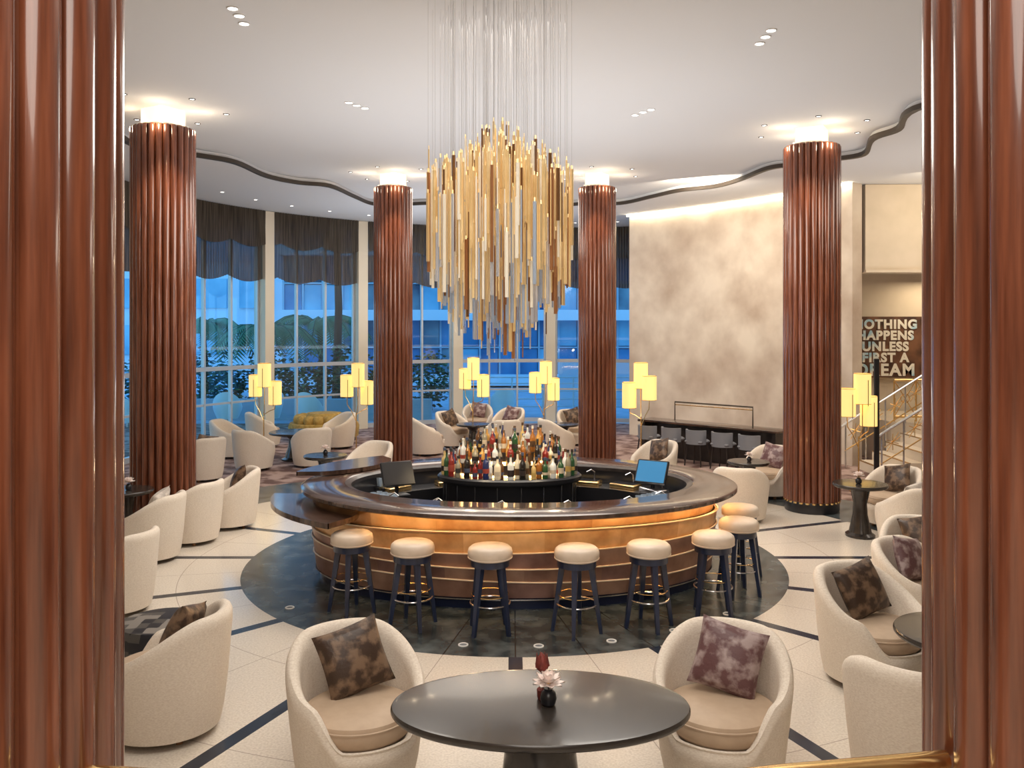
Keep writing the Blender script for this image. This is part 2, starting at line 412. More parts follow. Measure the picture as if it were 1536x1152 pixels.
b.ell([(1.94,1.24,1.0),(1.94,1.24,1.04),(2.01,1.31,1.06)],144,DWOOD,c=(TX,TY))
b.ell([(1.96,1.26,1.04),(1.96,1.26,0.0)],96,BLACK,c=(TX,TY))
b.tube([(BX+2.42*math.cos(math.radians(t)),BY+1.66*math.sin(math.radians(t)),0.988) for t in range(-128,128,3)],0.010,LEDB,6)
b.ell([(1.95,1.25,0.84),(1.55,0.90,0.84)],96,STEEL,c=(TX,TY))
b.ell([(1.55,0.90,0.84),(1.55,0.90,0.0)],96,BLACK,c=(TX,TY))
for a in (215,238,262,285,310,330,20,40,60,120,150):
    a=math.radians(a); x=TX+1.74*math.cos(a); y=TY+1.07*math.sin(a)
    rz=math.atan2(math.sin(a)*1.9,math.cos(a)*1.3)
    b.box((x,y,0.87),(0.20,0.36,0.06),STEEL if int(a*10)%2 else BRASS,rz=rz,bev=.01)
    b.box((x,y,0.902),(0.15,0.30,0.004),BLACK,rz=rz)
    b.tube([(x+.1,y,0.88),(x+.1,y,1.0),(x+.06,y,1.03),(x,y,1.0)],0.009,STEEL,6)
def crescent(cx,cy,rx,ry,a0,a1,w,z,th,mt):
    n=32; vs=[];fs=[]
    for i in range(n+1):
        t=i/n;a=math.radians(a0+(a1-a0)*t); ww=w*(min(1,math.sin(pi*t)**0.35) if 0<t<1 else 0.02)
        for rr,zz in((0,z-th),(0,z),(-ww,z),(-ww,z-th)):
            vs.append((cx+(rx+rr)*math.cos(a),cy+(ry+rr)*math.sin(a),zz))
    for i in range(n):
        for k in range(4):
            k2=(k+1)%4; fs.append([4*i+k,4*i+k2,4*i+4+k2,4*i+4+k])
    b.add(vs,fs,mt)
crescent(TX-0.17,TY+0.0,2.66,2.14,182,230,0.80,0.925,0.055,BARTOP)
crescent(TX-0.10,TY+0.0,2.56,2.02,132,174,0.62,1.125,0.05,BARTOP)
b.obj('oval_bar')

b=MB(); IX,IY=-0.03,10.60
b.ell([(0.80,0.46,0),(0.80,0.46,0.98),(0.86,0.52,0.98),(0.88,0.54,1.0),(0.88,0.54,1.04),(0.86,0.52,1.06),(0.6,0.3,1.06)],72,BLACK,c=(IX,IY))
b.ell([(0.66,0.36,1.06),(0.66,0.36,1.19),(0.66,0.36,1.205),(0.4,0.2,1.205)],72,DWOOD,c=(IX,IY))
b.ell([(0.46,0.24,1.205),(0.46,0.24,1.34),(0.1,0.05,1.34)],72,DWOOD,c=(IX,IY),cap1=True)
for rx,ry,z in((0.672,0.372,1.075),(0.472,0.252,1.22)):
    b.tube([(IX+rx*math.cos(2*pi*i/64),IY+ry*math.sin(2*pi*i/64),z) for i in range(64)],0.012,LED,6,closed=True)
for i in range(18):
    a=2*pi*i/18
    b.tube([(IX+0.808*math.cos(a),IY+0.468*math.sin(a),0.05),(IX+0.808*math.cos(a),IY+0.468*math.sin(a),0.96)],0.008,STEEL,5)
b.obj('back_bar_island')
BC=[(0.30,0.11,0.02),(0.50,0.26,0.06),(0.02,0.07,0.025),(0.62,0.62,0.58),(0.20,0.02,0.015),(0.02,0.03,0.10),(0.015,0.012,0.01),(0.55,0.38,0.14),(0.25,0.22,0.15),(0.70,0.60,0.42),(0.12,0.05,0.015)]
BM=[mat('bottle_glass_%d'%i,c,0.06,0,emis=c,es=0.18,coat=0.6) for i,c in enumerate(BC)]  # faint glow put into each bottle colour
LB=[mat('label_%d'%i,c,0.6) for i,c in enumerate([(0.60,0.52,0.40),(0.35,0.06,0.04),(0.50,0.34,0.10),(0.06,0.08,0.14),(0.65,0.62,0.56),(0.03,0.03,0.03),(0.10,0.05,0.02),(0.03,0.02,0.02)])]
b=MB()
def bottle(x,y,z,h,r,m,l,lo,hi):
    b.lathe([(r*.9,z),(r,z+.01),(r,z+h*.55),(r*.85,z+h*.62),(r*.36,z+h*.72),(r*.33,z+h*.93),(r*.4,z+h*.935),(r*.4,z+h)],10,m,c=(x,y))
    b.lathe([(r*1.03,z+h*lo),(r*1.03,z+h*hi)],10,l,c=(x,y),cap0=False,cap1=False)
    b.lathe([(r*.44,z+h*.9),(r*.44,z+h*1.01)],8,random.choice(LB[3:]),c=(x,y))
for rx,ry,z,n in((0.80,0.46,1.06,36),(0.73,0.405,1.06,30),(0.60,0.315,1.207,32),(0.52,0.27,1.207,20),(0.38,0.19,1.342,18),(0.22,0.10,1.342,9)):
    for i in range(n):
        a=2*pi*(i+random.uniform(-.18,.18))/n
        lo=random.uniform(.12,.22)
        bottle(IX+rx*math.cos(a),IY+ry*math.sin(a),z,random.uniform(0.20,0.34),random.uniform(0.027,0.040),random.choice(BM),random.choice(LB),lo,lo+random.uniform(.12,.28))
b.obj('liquor_bottle_collection')

def till(x,y,rz,scr):
    b=MB(); b.box((0,0,0.01),(0.26,0.2,0.02),BLACK,bev=.006); b.tube([(0,0.03,0.02),(0,0.03,0.18)],0.025,BLACK)
    M=Matrix.Translation((0,0,0.26))@Matrix.Rotation(math.radians(-28),4,'X')
    b.box((0,0,0),(0.40,0.035,0.30),BLACK,M=M,bev=.01)
    b.box((0,-0.019,0),(0.36,0.003,0.26),scr,M=M)
    return b.obj('pos_terminal',(x,y,0.842),rz)
till(1.68,10.42,math.radians(-32),SCREEN)
till(-1.36,10.30,math.radians(28),BLACK)
def rack(x,y,rz):
    b=MB()
    b.box((0,0,0.02),(0.38,0.30,0.04),BLACK)
    for s in(-1,1):
        b.tube([(s*.18,-.14,.05),(s*.18,.14,.05)],.006,STEEL,5)
    for i in range(4):
        for j in range(3):
            b.lathe([(0.022,0.04),(0.026,0.045),(0.034,0.15),(0.031,0.15),(0.02,0.05)],10,GLASSC,c=(-.135+.09*i,-.09+.09*j))
    b.obj('glass_rack',(x,y,0.842),rz)
rack(1.55,9.55,0.7); rack(-1.45,9.62,-0.7); rack(-1.50,10.72,0.7)

# ---------------------------------------------------------------- bar stools
b=MB()
b.lathe([(0.17,0.675),(0.198,0.685),(0.210,0.715),(0.211,0.745),(0.203,0.775),(0.18,0.795),(0.1,0.805),(0.0,0.808)],40,LEATH,cap1=False)
b.tube(circ(0.206,0.697,40),0.006,LEATH,6,closed=True)
b.lathe([(0.15,0.615),(0.182,0.62),(0.182,0.68),(0.15,0.685)],40,NAVY)
for i in range(4):
    a=pi/4+i*pi/2; c,s=math.cos(a),math.sin(a)
    vs=[]
    for r,z,w in((0.228,0.0,0.016),(0.132,0.65,0.028)):
        for du,dv in((-1,-1),(1,-1),(1,1),(-1,1)):
            x=r*c+(du*c-dv*s)*w; y=r*s+(du*s+dv*c)*w; vs.append((x,y,z))
    b.add(vs,[[3,2,1,0],[4,5,6,7]]+[[i_,(i_+1)%4,4+(i_+1)%4,4+i_] for i_ in range(4)],NAVY,None,False)
b.tube(circ(0.185,0.27,40),0.009,STEEL,8,closed=True)
b.tube(circ(0.172,0.35,40),0.004,BRASS,6,closed=True)
stool=b.data('bar_stool')
for i,(x,y) in enumerate([(-1.60,8.66),(-.95,8.28),(-.205,8.12),(.605,8.09),(1.30,8.24),(2.0,8.62),(2.42,9.25),(2.62,9.95)]):
    put(stool,'bar_stool',(x,y,0),math.atan2(y-BY,x)+ (0.1*i))

# ---------------------------------------------------------------- armchair
def pillow(b,M,w,t,mt):
    n=14; vs=[];fs=[]
    for side in(1,-1):
        for i in range(n+1):
            for j in range(n+1):
                u=-1+2*i/n;v=-1+2*j/n
                th=t*((1-u*u)*(1-v*v))**0.42
                k=1-0.07*(1-abs(u)**2)*abs(v)**4; k2=1-0.07*(1-abs(v)**2)*abs(u)**4
                vs.append((u*w*k2,side*th,v*w*k))
    o=(n+1)**2
    for i in range(n):
        for j in range(n):
            a=i*(n+1)+j; fs.append([a,a+1,a+n+2,a+n+1]); fs.append([o+a,o+a+n+1,o+a+n+2,o+a+1])
    b.add(vs,fs,mt,M)
def chairmesh(pm,tilt=0.18):
    b=MB(); seg=80
    def ss(x,e0,e1):
        t=min(1,max(0,(x-e0)/(e1-e0))); return t*t*(3-2*t)
    def top(a):
        d=abs(a)
        return 0.33+0.22*ss(d,math.radians(30),math.radians(62))+0.27*ss(d,math.radians(55),math.radians(150))
    prof=[(0.31,0.05,0),(0.345,0.055,0),(0.365,0.15,0),(0.39,0.36,.0),(0.42,-0.075,1),(0.419,-0.04,1),(0.408,-0.013,1),(0.388,0.0,1),(0.366,0.0,1),(0.345,-0.013,1),(0.332,-0.04,1),(0.325,-0.08,1),(0.31,0.32,0)]
    vs=[];fs=[]
    for r,z,m in prof:
        for i in range(seg):
            a=-pi+2*pi*i/seg; T=top(a)
            if m: zz=max(T+z,0.24)
            else: zz=min(z,T-0.09)
            rr=r
            if r>0.4 : rr=r-0.025*(1-(T-0.33)/0.49)
            x=rr*math.sin(a); y=-rr*math.cos(a)
            vs.append((x,y*1.04,zz))
    for j in range(len(prof)-1):
        for i in range(seg):
            i2=(i+1)%seg; fs.append([j*seg+i,j*seg+i2,(j+1)*seg+i2,(j+1)*seg+i])
    b.add(vs,fs,FABRIC)
    b.lathe([(0.29,0.30),(0.325,0.335),(0.332,0.40),(0.318,0.44),(0.27,0.462),(0.14,0.472),(0,0.475)],56,SEAT,cap0=True,cap1=False,M=Matrix.Translation((0,-0.035,0)))
    b.tube([(0.330*math.cos(2*pi*i/48),-0.035+0.330*math.sin(2*pi*i/48),0.415) for i in range(48)],0.007,SEAT,6,closed=True)
    for i in range(4):
        a=pi/4+i*pi/2
        b.lathe([(0.022,0),(0.03,0.07)],8,PW,c=(0.25*math.cos(a),0.25*math.sin(a)))
    if pm:
        M=Matrix.Translation((0.02,0.12,0.665))@Matrix.Rotation(tilt,4,'Y')@Matrix.Rotation(math.radians(-22),4,'X')
        pillow(b,M,0.205,0.085,pm)
    return b.data('armchair')
PW=mat('walnut_foot',(0.25,0.12,0.05),0.5)
CH=[chairmesh(PIL[0],-0.22),chairmesh(PIL[1],0.20),chairmesh(PIL[2]),chairmesh(None)]
def chair(x,y,dx,dy,k=3,s=1.0):
    o=put(CH[k],'armchair',(x,y,0),math.atan2(dy,dx)+pi/2); o.scale=(s,s,s); return o
chair(-0.98,5.48,0.48,-0.88,0,1.06); chair(1.33,5.50,-0.38,-0.9,1,1.06)
chair(-2.45,6.12,-1,0.05,0,1.05); chair(2.90,6.98,0.42,-0.9,0,1.05); chair(2.49,5.26,0.6,0.8,3,1.10)
chair(3.80,8.05,0.6,-0.9,1); chair(4.25,8.98,-0.3,-0.95,0)
chair(5.15,11.25,-0.3,0.8,2); chair(5.45,12.45,-0.8,-0.6,0)
chair(3.38,12.8,0.4,0.9,3); chair(4.33,14.6,-0.5,-0.6,1)
chair(-4.45,10.62,-1,0.1,2); chair(-4.27,11.50,-1,0.25,3); chair(-4.04,12.37,-0.9,-0.4,0)
chair(-4.0,8.7,-1,0.2,3)
chair(-5.15,17.3,0.5,0.9); chair(-4.1,17.7,-0.5,0.8); chair(-6.15,18.9,0.8,-0.1); chair(-4.1,20.4,-0.7,-0.5); chair(-5.75,16.1,-0.7,0.6,0)
chair(-2.5,15.1,-0.5,-0.8)
for x,y,dx,dy,k in((-1.9,19.3,0.8,0.2,3),(-1.4,20.6,0.7,-0.6,0),(-0.2,19.2,-0.3,1,3),(-0.1,21.5,-0.5,-0.8,1),(1.0,19.2,0.9,0.3,3),(1.5,21.0,0.3,-0.9,0),(-0.9,22.6,0,-1,1),(-5.9,20.6,0.8,0.3,3),(2.5,15.3,-0.7,-0.6,0)):
    chair(x,y,dx,dy,k)
b=MB(); b.lathe([(0.29,0.04),(0.35,0.06),(0.36,0.2),(0.36,0.42),(0.33,0.47),(0.17,0.49),(0,0.495)],40,CHECK,cap1=False); b.lathe([(0.24,0),(0.24,0.05)],24,DWOOD); b.obj('patchwork_ottoman',(-2.83,7.02,0))

# ---------------------------------------------------------------- tables
def table(x,y,R,h=0.72,ry=None,name='pedestal_table'):
    ry=ry or R; b=MB()
    b.ell([(R*.93,ry*.93,h-.05),(R-.012,ry-.012,h-.045),(R,ry,h-.03),(R,ry,h-.014),(R-.008,ry-.008,h-.002),(R-.03,ry-.03,h)],80,DTOP,cap0=True,cap1=True)
    b.ell([(R*.52,ry*.62,0),(R*.52,ry*.62,.03),(R*.40,ry*.48,.06),(R*.26,ry*.30,.3),(R*.24,ry*.28,.45),(R*.34,ry*.40,h-.1),(R*.46,ry*.5,h-.048)],48,DTOP,cap0=True)
    return b.obj(name,(x,y,0))
table(0.16,4.90,0.845,0.72,0.50,'oval_table')
table(3.15,6.05,0.45)
table(4.74,11.8,0.36); table(3.75,13.75,0.33); table(-5.05,11.35,0.34); table(-4.65,18.6,0.55,0.6); table(-3.1,14.4,0.36); table(4.55,8.15,0.30)
table(-0.9,20.1,0.4,0.6); table(1.2,20.1,0.35,0.6)
P=mat('petal_pink',(0.90,0.74,0.68),0.5,0,(0.95,0.88,0.84),20)
RD=mat('bud_maroon',(0.10,0.015,0.012),0.6,0,(0.22,0.04,0.03),20)
def flower(x,y,z,s=1.0,bud=True):
    b=MB()
    b.lathe([(0.024,0),(0.036,0.008),(0.042,0.035),(0.036,0.062),(0.022,0.075),(0.024,0.085),(0.018,0.085)],20,BLACK)
    for ring,(n,el,L) in enumerate(((9,0.15,0.085),(8,0.65,0.08),(6,1.10,0.07))):
        for i in range(n):
            a=2*pi*i/n+ring*.4
            M=Matrix.Translation((0,0,0.105))@Matrix.Rotation(a,4,'Z')@Matrix.Rotation(-el,4,'Y')
            vs=[];fs=[]
            for k in range(6):
                t=k/5; w=0.022*math.sin(pi*min(1,t*0.93+0.07))**0.8
                zc=-0.006*math.sin(t*pi/2)
                vs+=[(t*L,-w,0.008+zc),(t*L,0,zc),(t*L,w,0.008+zc)]
            for k in range(5): fs+=[[3*k,3*k+3,3*k+4,3*k+1],[3*k+1,3*k+4,3*k+5,3*k+2]]
            b.add(vs,fs,P,M)
    b.lathe([(0.0,0.10),(0.014,0.11),(0.012,0.13),(0,0.14)],10,BRASS,cap0=False,cap1=False)
    b.tube([(0,0,.07),(0.0,0,.11)],0.004,DWOOD,6)
    if bud:
        M=Matrix.Translation((-0.02,0.075,0.0))@Matrix.Rotation(-0.05,4,'Y')
        b.lathe([(0.03,0.0),(0.034,0.01),(0.034,0.05),(0.02,0.06),(0.006,0.07),(0.006,0.13),(0.030,0.155),(0.036,0.18),(0.024,0.21),(0.004,0.235)],12,RD,M=M)
        for i in range(7):
            a=2*pi*i/7; b.tube([M@Vector((0.03*math.cos(a),0.03*math.sin(a),0.165)),M@Vector((0.026*math.cos(a),0.026*math.sin(a),0.23))],0.009,RD,6,r2=0.002)
    o=b.obj('flower_vase',(x,y,z)); o.scale=(s,s,s)
flower(0.205,4.88,0.7205,1.12); flower(-5.0,11.3,0.7205,1.0,False); flower(4.7,11.75,0.7205,1,False); flower(-3.1,14.4,0.7205,1,False); flower(3.75,13.7,0.7205,0.9,False)

b=MB()
b.lathe([(0.80,0.08),(0.86,0.10),(0.88,0.35),(0.84,0.44),(0.5,0.46)],48,MUST,cap1=True)
for i in range(16):
    a=2*pi*i/16; b.lathe([(0.13,0.44),(0.15,0.52),(0.13,0.60),(0.07,0.64),(0,0.65)],12,MUST,c=(0.62*math.cos(a),0.62*math.sin(a)),cap1=False)
b.lathe([(0.45,0.44),(0.45,0.6),(0.38,0.68),(0.0,0.70)],32,MUST,cap1=False)
b.lathe([(0.7,0),(0.7,0.09)],32,DWOOD); b.obj('tufted_round_settee',(-4.75,21.9,0))

# ---------------------------------------------------------------- floor lamps
b=MB()
b.lathe([(0.16,0),(0.16,0.02),(0.03,0.035)],24,BRASS)
b.tube([(0,0,0.03),(0,0,0.95)],0.014,BRASS,8)
for (x,y,zb,sz) in((-0.20,0.05,1.30,0.48),(0.03,-0.06,1.52,0.52),(0.24,0.04,1.12,0.52)):
    b.tube([(0,0,0.75 if x<0 else 0.9),(x*.5,y*.5,0.98),(x*.95,y,1.12 if zb>1.2 else 1.02),(x,y,zb)],0.009,BRASS,8)
    b.lathe([(0.142,zb),(0.142,zb+sz)],28,LAMPS,c=(x,y),cap0=False,cap1=False)
    b.lathe([(0.138,zb+sz),(0.138,zb)],28,LAMPS,c=(x,y),cap0=False,cap1=False)
    for z in(zb,zb+sz): b.tube([(x+.142*math.cos(2*pi*i/24),y+.142*math.sin(2*pi*i/24),z) for i in range(24)],0.005,BRASS,5,closed=True)
    b.tube([(x,y-.146,zb-.03),(x,y-.146,zb+sz*.8)],0.006,DWOOD,5)
    b.tube([(x-.13,y,zb+.03),(x+.13,y,zb+.03)],0.005,BRASS,5)
lamp=b.data('floor_lamp')
for x,y,rz,s in((-5.5,19.2,0.0,1.0),(-3.45,19.2,0.3,1.0),(-.95,21.0,-0.2,1.03),(.75,20.3,0.2,1.0),(2.68,18.0,2.6,1.03),(6.0,15.0,0.3,1.0)):
    o=put(lamp,'floor_lamp',(x,y,0),rz); o.scale=(s,s,s)

# ---------------------------------------------------------------- communal table + stools
p=Vector((2.95,19.3)); q=Vector((5.35,17.0)); mid=(p+q)/2; d=q-p; az=math.atan2(d.y,d.x); Ln=d.length
b=MB(); b.box((0,0,0.79),(Ln,0.55,0.05),BARTOP,bev=.01); b.box((0,0.1,0.38),(Ln-.3,0.12,0.76),DWOOD)
for s in(-1,1): b.box((s*(Ln/2-.12),0,0.38),(0.08,0.45,0.765),DWOOD)
b.tube([(-0.9,0.05,0.82),(-0.9,0.05,1.22),(0.95,0.05,1.22),(0.95,0.05,0.82)],0.016,TAUPE,6)
b.tube([(-0.9,0.05,1.16),(0.95,0.05,1.16)],0.01,BRASS,6)
b.obj('communal_table',(mid.x,mid.y,0),az)
b=MB()
b.box((0,0,0.50),(0.40,0.38,0.08),GREYUP,bev=.03)
n=14; vs=[];fs=[]
for i in range(n+1):
    a=math.radians(-10-160*i/n)
    for r,z in((0.20,0.45),(0.235,0.45),(0.24,0.74),(0.205,0.74)): vs.append((r*math.cos(a),r*math.sin(a)*0.95,z))
for i in range(n):
    for k in range(4): fs.append([4*i+k,4*i+(k+1)%4,4*i+4+(k+1)%4,4*i+4+k])
fs+=[[0,1,2,3],[4*n+3,4*n+2,4*n+1,4*n]]
b.add(vs,fs,GREYUP)
for sx in(-1,1):
    for sy in(-1,1): b.tube([(sx*.19,sy*.18,0),(sx*.15,sy*.14,.46)],0.016,DWOOD,6)
cs=b.data('low_back_stool')
for i in range(5):
    t=0.14+0.18*i; c=p+d*t; nr=Vector((d.y,-d.x)).normalized(); c=c+nr*0.50
    put(cs,'low_back_stool',(c.x,c.y,0),az)

# ---------------------------------------------------------------- chandelier
HX,HY=-0.11,8.3
AM=[mat('amber_glass_rod',(0.62,0.42,0.18),0.22,0.2,(0.86,0.68,0.40),3,emis=(1.0,0.66,0.28),es=0.20,coat=0.4),  # emission on the rods stands in for lamplight falling on them
    mat('gold_rod',(0.90,0.68,0.36),0.28,0.7,emis=(1.0,0.7,0.35),es=0.10),
    mat('bronze_rod',(0.24,0.12,0.05),0.3,0.5),
    mat('frosted_rod',(0.86,0.80,0.68),0.2,0.0,emis=(1.0,0.88,0.66),es=0.14,coat=0.5),
    mat('smoke_blue_rod',(0.42,0.50,0.62),0.15,0.1,emis=(0.6,0.75,1.0),es=0.06,coat=0.5),
    mat('clear_rod',(0.85,0.9,0.98),0.05,0,trans=0.85),
    mat('rust_rod',(0.42,0.19,0.08),0.3,0.3),
    mat('silver_rod',(0.75,0.76,0.80),0.25,0.6,emis=(0.8,0.88,1.0),es=0.05)]
root=bpy.data.objects.new('rod_chandelier',None); S.collection.objects.link(root); root.location=(HX,HY,HI)
rods=MB(); wires=MB()
for i in range(780):
    r=0.70*math.sqrt(random.random()); a=random.uniform(0,2*pi); q=r/0.70
    x,y=r*math.cos(a),r*math.sin(a)
    ztop=4.88-0.48*q**1.2; zbot=2.42+0.74*q**1.6
    L=random.uniform(0.4,1.0)
    u=random.random()
    zc=zbot+L/2+(ztop-zbot-L)*u
    if i%5==0: zc=ztop-L/2-random.uniform(0,0.35)
    if i%5==1: zc=zbot+L/2+random.uniform(0,0.5)
    h=(zc-2.6)/2.2+random.uniform(-0.15,0.15)
    if h>0.5: m=random.choice([AM[0],AM[1],AM[0],AM[3],AM[3],AM[0],AM[1],AM[2]])
    elif h>0.30: m=random.choice([AM[0],AM[1],AM[3],AM[4],AM[6],AM[0],AM[2],AM[7]])
    else: m=random.choice([AM[4],AM[5],AM[7],AM[6],AM[4],AM[0],AM[7],AM[3],AM[4]])
    rr=random.choice([0.006,0.008,0.011,0.014,0.017])
    rods.lathe([(rr,zc-L/2-HI),(rr,zc+L/2-HI)],8,m,c=(x,y))
    rods.lathe([(rr*.6,zc+L/2-HI),(rr*.6,zc+L/2+0.035-HI)],6,AM[1],c=(x,y))
    if i%5==0:
        w=0.0010; wires.lathe([(w,zc+L/2+.03-HI),(w,-0.002)],4,WIRE,c=(x,y),cap0=False,cap1=False)
rods.obj('hanging_rods',parent=root); wires.obj('suspension_wires',parent=root)

# ---------------------------------------------------------------- downlights
def dl(x,y,z,r=0.045):
    b=MB(); b.lathe([(r,-0.004),(r,0.0)],16,GLOWW,cap1=False); b.tube(circ(r+.008,-0.003,20),0.008,TAUPE if r<.04 else WHITE,6,closed=True)
    return b.obj('recessed_downlight',(x,y,z-0.001))
for x,y in((-2.70,8.38),(-2.70,8.58),(-2.72,8.80),(2.69,9.0),(2.69,9.2),(2.69,9.42),(-2.24,11.9),(-2.16,12.05),(-2.07,12.2),(1.79,12.6),(1.88,12.43),(1.97,12.28)): dl(x,y,HI)
for cx,cy in((4.67,13.5),(-4.95,12.3),(-2.4,17.5),(1.72,17.5)):
    for k in range(6):
        a=k*pi/3+0.3; dl(cx+0.85*math.cos(a),cy+0.85*math.sin(a),HI,0.03)
for a in range(75,180,9):
    dl(*wp(a,7.6)[:2],LO,0.04)

# ---------------------------------------------------------------- sign art
b=MB(); ART=mat('art_board',(0.045,0.02,0.012),0.5,0,(0.20,0.09,0.045),2.5,detail=3)
b.box((0,0,0),(2.1,0.06,1.40),ART); so=b.obj('typographic_artwork',(8.60,19.96,2.38))
TXT=mat('letter_cream',(0.80,0.76,0.66),0.6,0,(0.35,0.55,0.66),2.2,ramp=(0.52,0.62))
for i,t in enumerate(('NOTHING','HAPPENS','UNLESS','FIRST A','DREAM')):
    cu=bpy.data.curves.new('lettering','FONT'); cu.body=t; cu.size=0.285; cu.offset=0.013; cu.extrude=0.006; cu.align_x='CENTER'; cu.space_character=1.14
    if t=='DREAM': cu.size=0.38
    o=bpy.data.objects.new('lettering_%d'%(i+1),cu); S.collection.objects.link(o); o.parent=so
    o.location=(-0.02,-0.04,0.43-0.255*i-(0.06 if t=='DREAM' else 0)); o.rotation_euler=(pi/2,0,0); cu.materials.append(TXT)

# ---------------------------------------------------------------- stairs & landing
b=MB()
for i in range(5):
    b.box((6.95+0.28*i+(8.6-6.95-0.28*i)/2+0.0,16.6,0.09+0.18*i),(8.6-6.95-0.28*i,1.6,0.178),WALLB)
    b.box((6.95+0.28*i+0.02,16.6,0.175+0.18*i),(0.05,1.6,0.012),BRASS)
b.obj('staircase')
b=MB(); b.box((10.85,18.9,0.45),(6.2,2.4,0.898),WALLB); b.obj('landing_platform')
b=MB()
x0,x1,y=7.85,10.2,17.8
for z in(1.0,1.75): b.tube([(x0,y,z),(x1,y,z)],0.022,BRASS,8)
x=x0
while x<x1-0.3:
    b.tube([(x,y,0.9),(x,y,1.75)],0.018,BRASS,6); b.tube([(x,y,1.0),(x+.45,y,1.75)],0.010,BRASS,6); b.tube([(x+.45,y,1.0),(x,y,1.75)],0.010,BRASS,6)
    b.tube([(x+.225+.09*math.cos(2*pi*i/20),y,1.375+.09*math.sin(2*pi*i/20)) for i in range(20)],0.010,BRASS,6,closed=True); x+=0.45
b.obj('landing_railing')
b=MB()
for yy in(15.75,17.45):
    b.tube([(6.6,yy,0.80),(6.75,yy,0.92),(8.35,yy,1.93)],0.026,STEEL,8); b.tube([(6.7,yy,0.35),(8.35,yy,1.38)],0.014,BRASS,6)
    for i in range(5):
        x=6.72+0.40*i; zb=0.0
        b.tube([(x,yy,zb),(x,yy,0.90+(x-6.72)*0.63)],0.017,STEEL,6)
        if i<4:
            xm=x+.2; zm=0.63+(xm-6.72)*0.63
            for k in range(4):
                a=k*pi/4; b.tube([(xm-.15*math.cos(a),yy,zm-.15*math.sin(a)-.1*math.cos(a)),(xm+.15*math.cos(a),yy,zm+.15*math.sin(a)+.1*math.cos(a))],0.008,BRASS,5)
b.obj('stair_railing')
b=MB(); b.lathe([(0.17,0),(0.17,0.02),(0.04,0.03)],20,BLACK); b.box((0,0,1.15),(0.09,0.05,2.26),BLACK,bev=.01); b.obj('signage_post',(6.52,15.5,0))

for a in (-112,-99,-86,-73,-60,-125,-45,-140):
    a=math.radians(a); b=MB(); b.lathe([(0.035,0.0),(0.035,0.004)],16,GLASSC,cap0=False); b.tube(circ(0.04,0.003,20),0.008,WHITE,6,closed=True)
    b.obj('recessed_floor_light',(CX+2.98*math.cos(a),CY+2.98*math.sin(a),0.0))

# ---------------------------------------------------------------- exterior
EXG=mat('terrace_paving',(0.35,0.42,0.5),0.6,0,(0.45,0.52,0.6),2)
b=MB(); b.box((0,60,-0.2),(120,76,0.3),EXG); b.obj('terrace_ground')
FAC=mat('facade_concrete',(0.68,0.76,0.82),0.7); FM=mat('facade_mullion',(0.34,0.46,0.56),0.5)
FGS=[mat('facade_glass_%d'%i,c,0.2,0,c2,0.5,detail=3) for i,(c,c2) in enumerate((((0.01,0.05,0.14),(0.04,0.14,0.30)),((0.04,0.16,0.32),(0.10,0.32,0.54)),((0.14,0.40,0.58),(0.32,0.62,0.76)),((0.02,0.07,0.13),(0.25,0.38,0.44)),((0.02,0.10,0.26),(0.06,0.22,0.44))))]
b=MB(); b.box((6,44,8),(34,4,16),FGS[0])
for k in range(6): b.box((6,41.6,0.3+3.1*k),(34.2,1.0,0.5),FAC)
for k in range(36):
    for j in range(3):
        for h in range(2):
            b.box((-10.6+0.95*k,41.97,(1.15 if h==0 else 2.55)+3.1*j),(0.84,0.06,1.25),random.choice(FGS if k>12 else FGS[1:4]))
    b.box((-11.05+0.95*k,41.92,8),(0.09,0.15,16),FM)
for k in range(5): b.box((6,41.9,1.85+3.1*k),(34,0.1,0.08),FM)
b.obj('hotel_tower')
b=MB(); b.box((-24,58,5),(24,4,10),FAC)
for k in range(3):
    for j in range(8): b.box((-34.5+3*j,55.95,2+3*k),(2.2,0.12,1.9),FGS[2])
b.obj('apartment_block')
FAC2=mat('tiled_white_wall',(0.62,0.74,0.85),0.5)
b=MB(); b.box((4.2,31.5,0.8),(5,0.3,1.6),FAC2); b.obj('pool_wall')
b=MB()
for z in(0.25,0.5,0.75,1.0,1.2): b.tube([(-2,28.2,z),(5,28.2,z)],0.022,FAC,6)
for k in range(8): b.tube([(-2+k,28.2,-0.05),(-2+k,28.2,1.22)],0.028,FAC,6)
b.obj('terrace_railing')
LEAF=[mat('leaf_dark',(0.02,0.06,0.03),0.6),mat('leaf_mid',(0.06,0.15,0.06),0.6)]
TR=mat('bark',(0.06,0.045,0.035),0.9)
def shrub(name,x,y,r,h,z=0):
    b=MB()
    b.tube([(0,0,0),(0,0,h*.5)],0.05,TR,6)
    for i in range(900):
        th=random.uniform(0,2*pi); ph=math.acos(random.uniform(-1,1)); k=random.uniform(0.55,1)*(1+0.2*math.sin(3*th)*math.sin(2*ph))
        p=Vector((r*k*math.sin(ph)*math.cos(th),r*k*math.sin(ph)*math.sin(th),h*.55+h*.48*k*math.cos(ph)))
        M=Matrix.Translation(p)@Matrix.Rotation(random.uniform(0,6),4,'Z')@Matrix.Rotation(random.uniform(0,6),4,'X')
        s=0.09
        b.add([(-s,0,0),(0,-s*.5,0),(s,0,0),(0,s*.5,0)],[[0,1,2,3]],random.choice(LEAF),M,False)
    b.obj(name,(x,y,z-0.05))
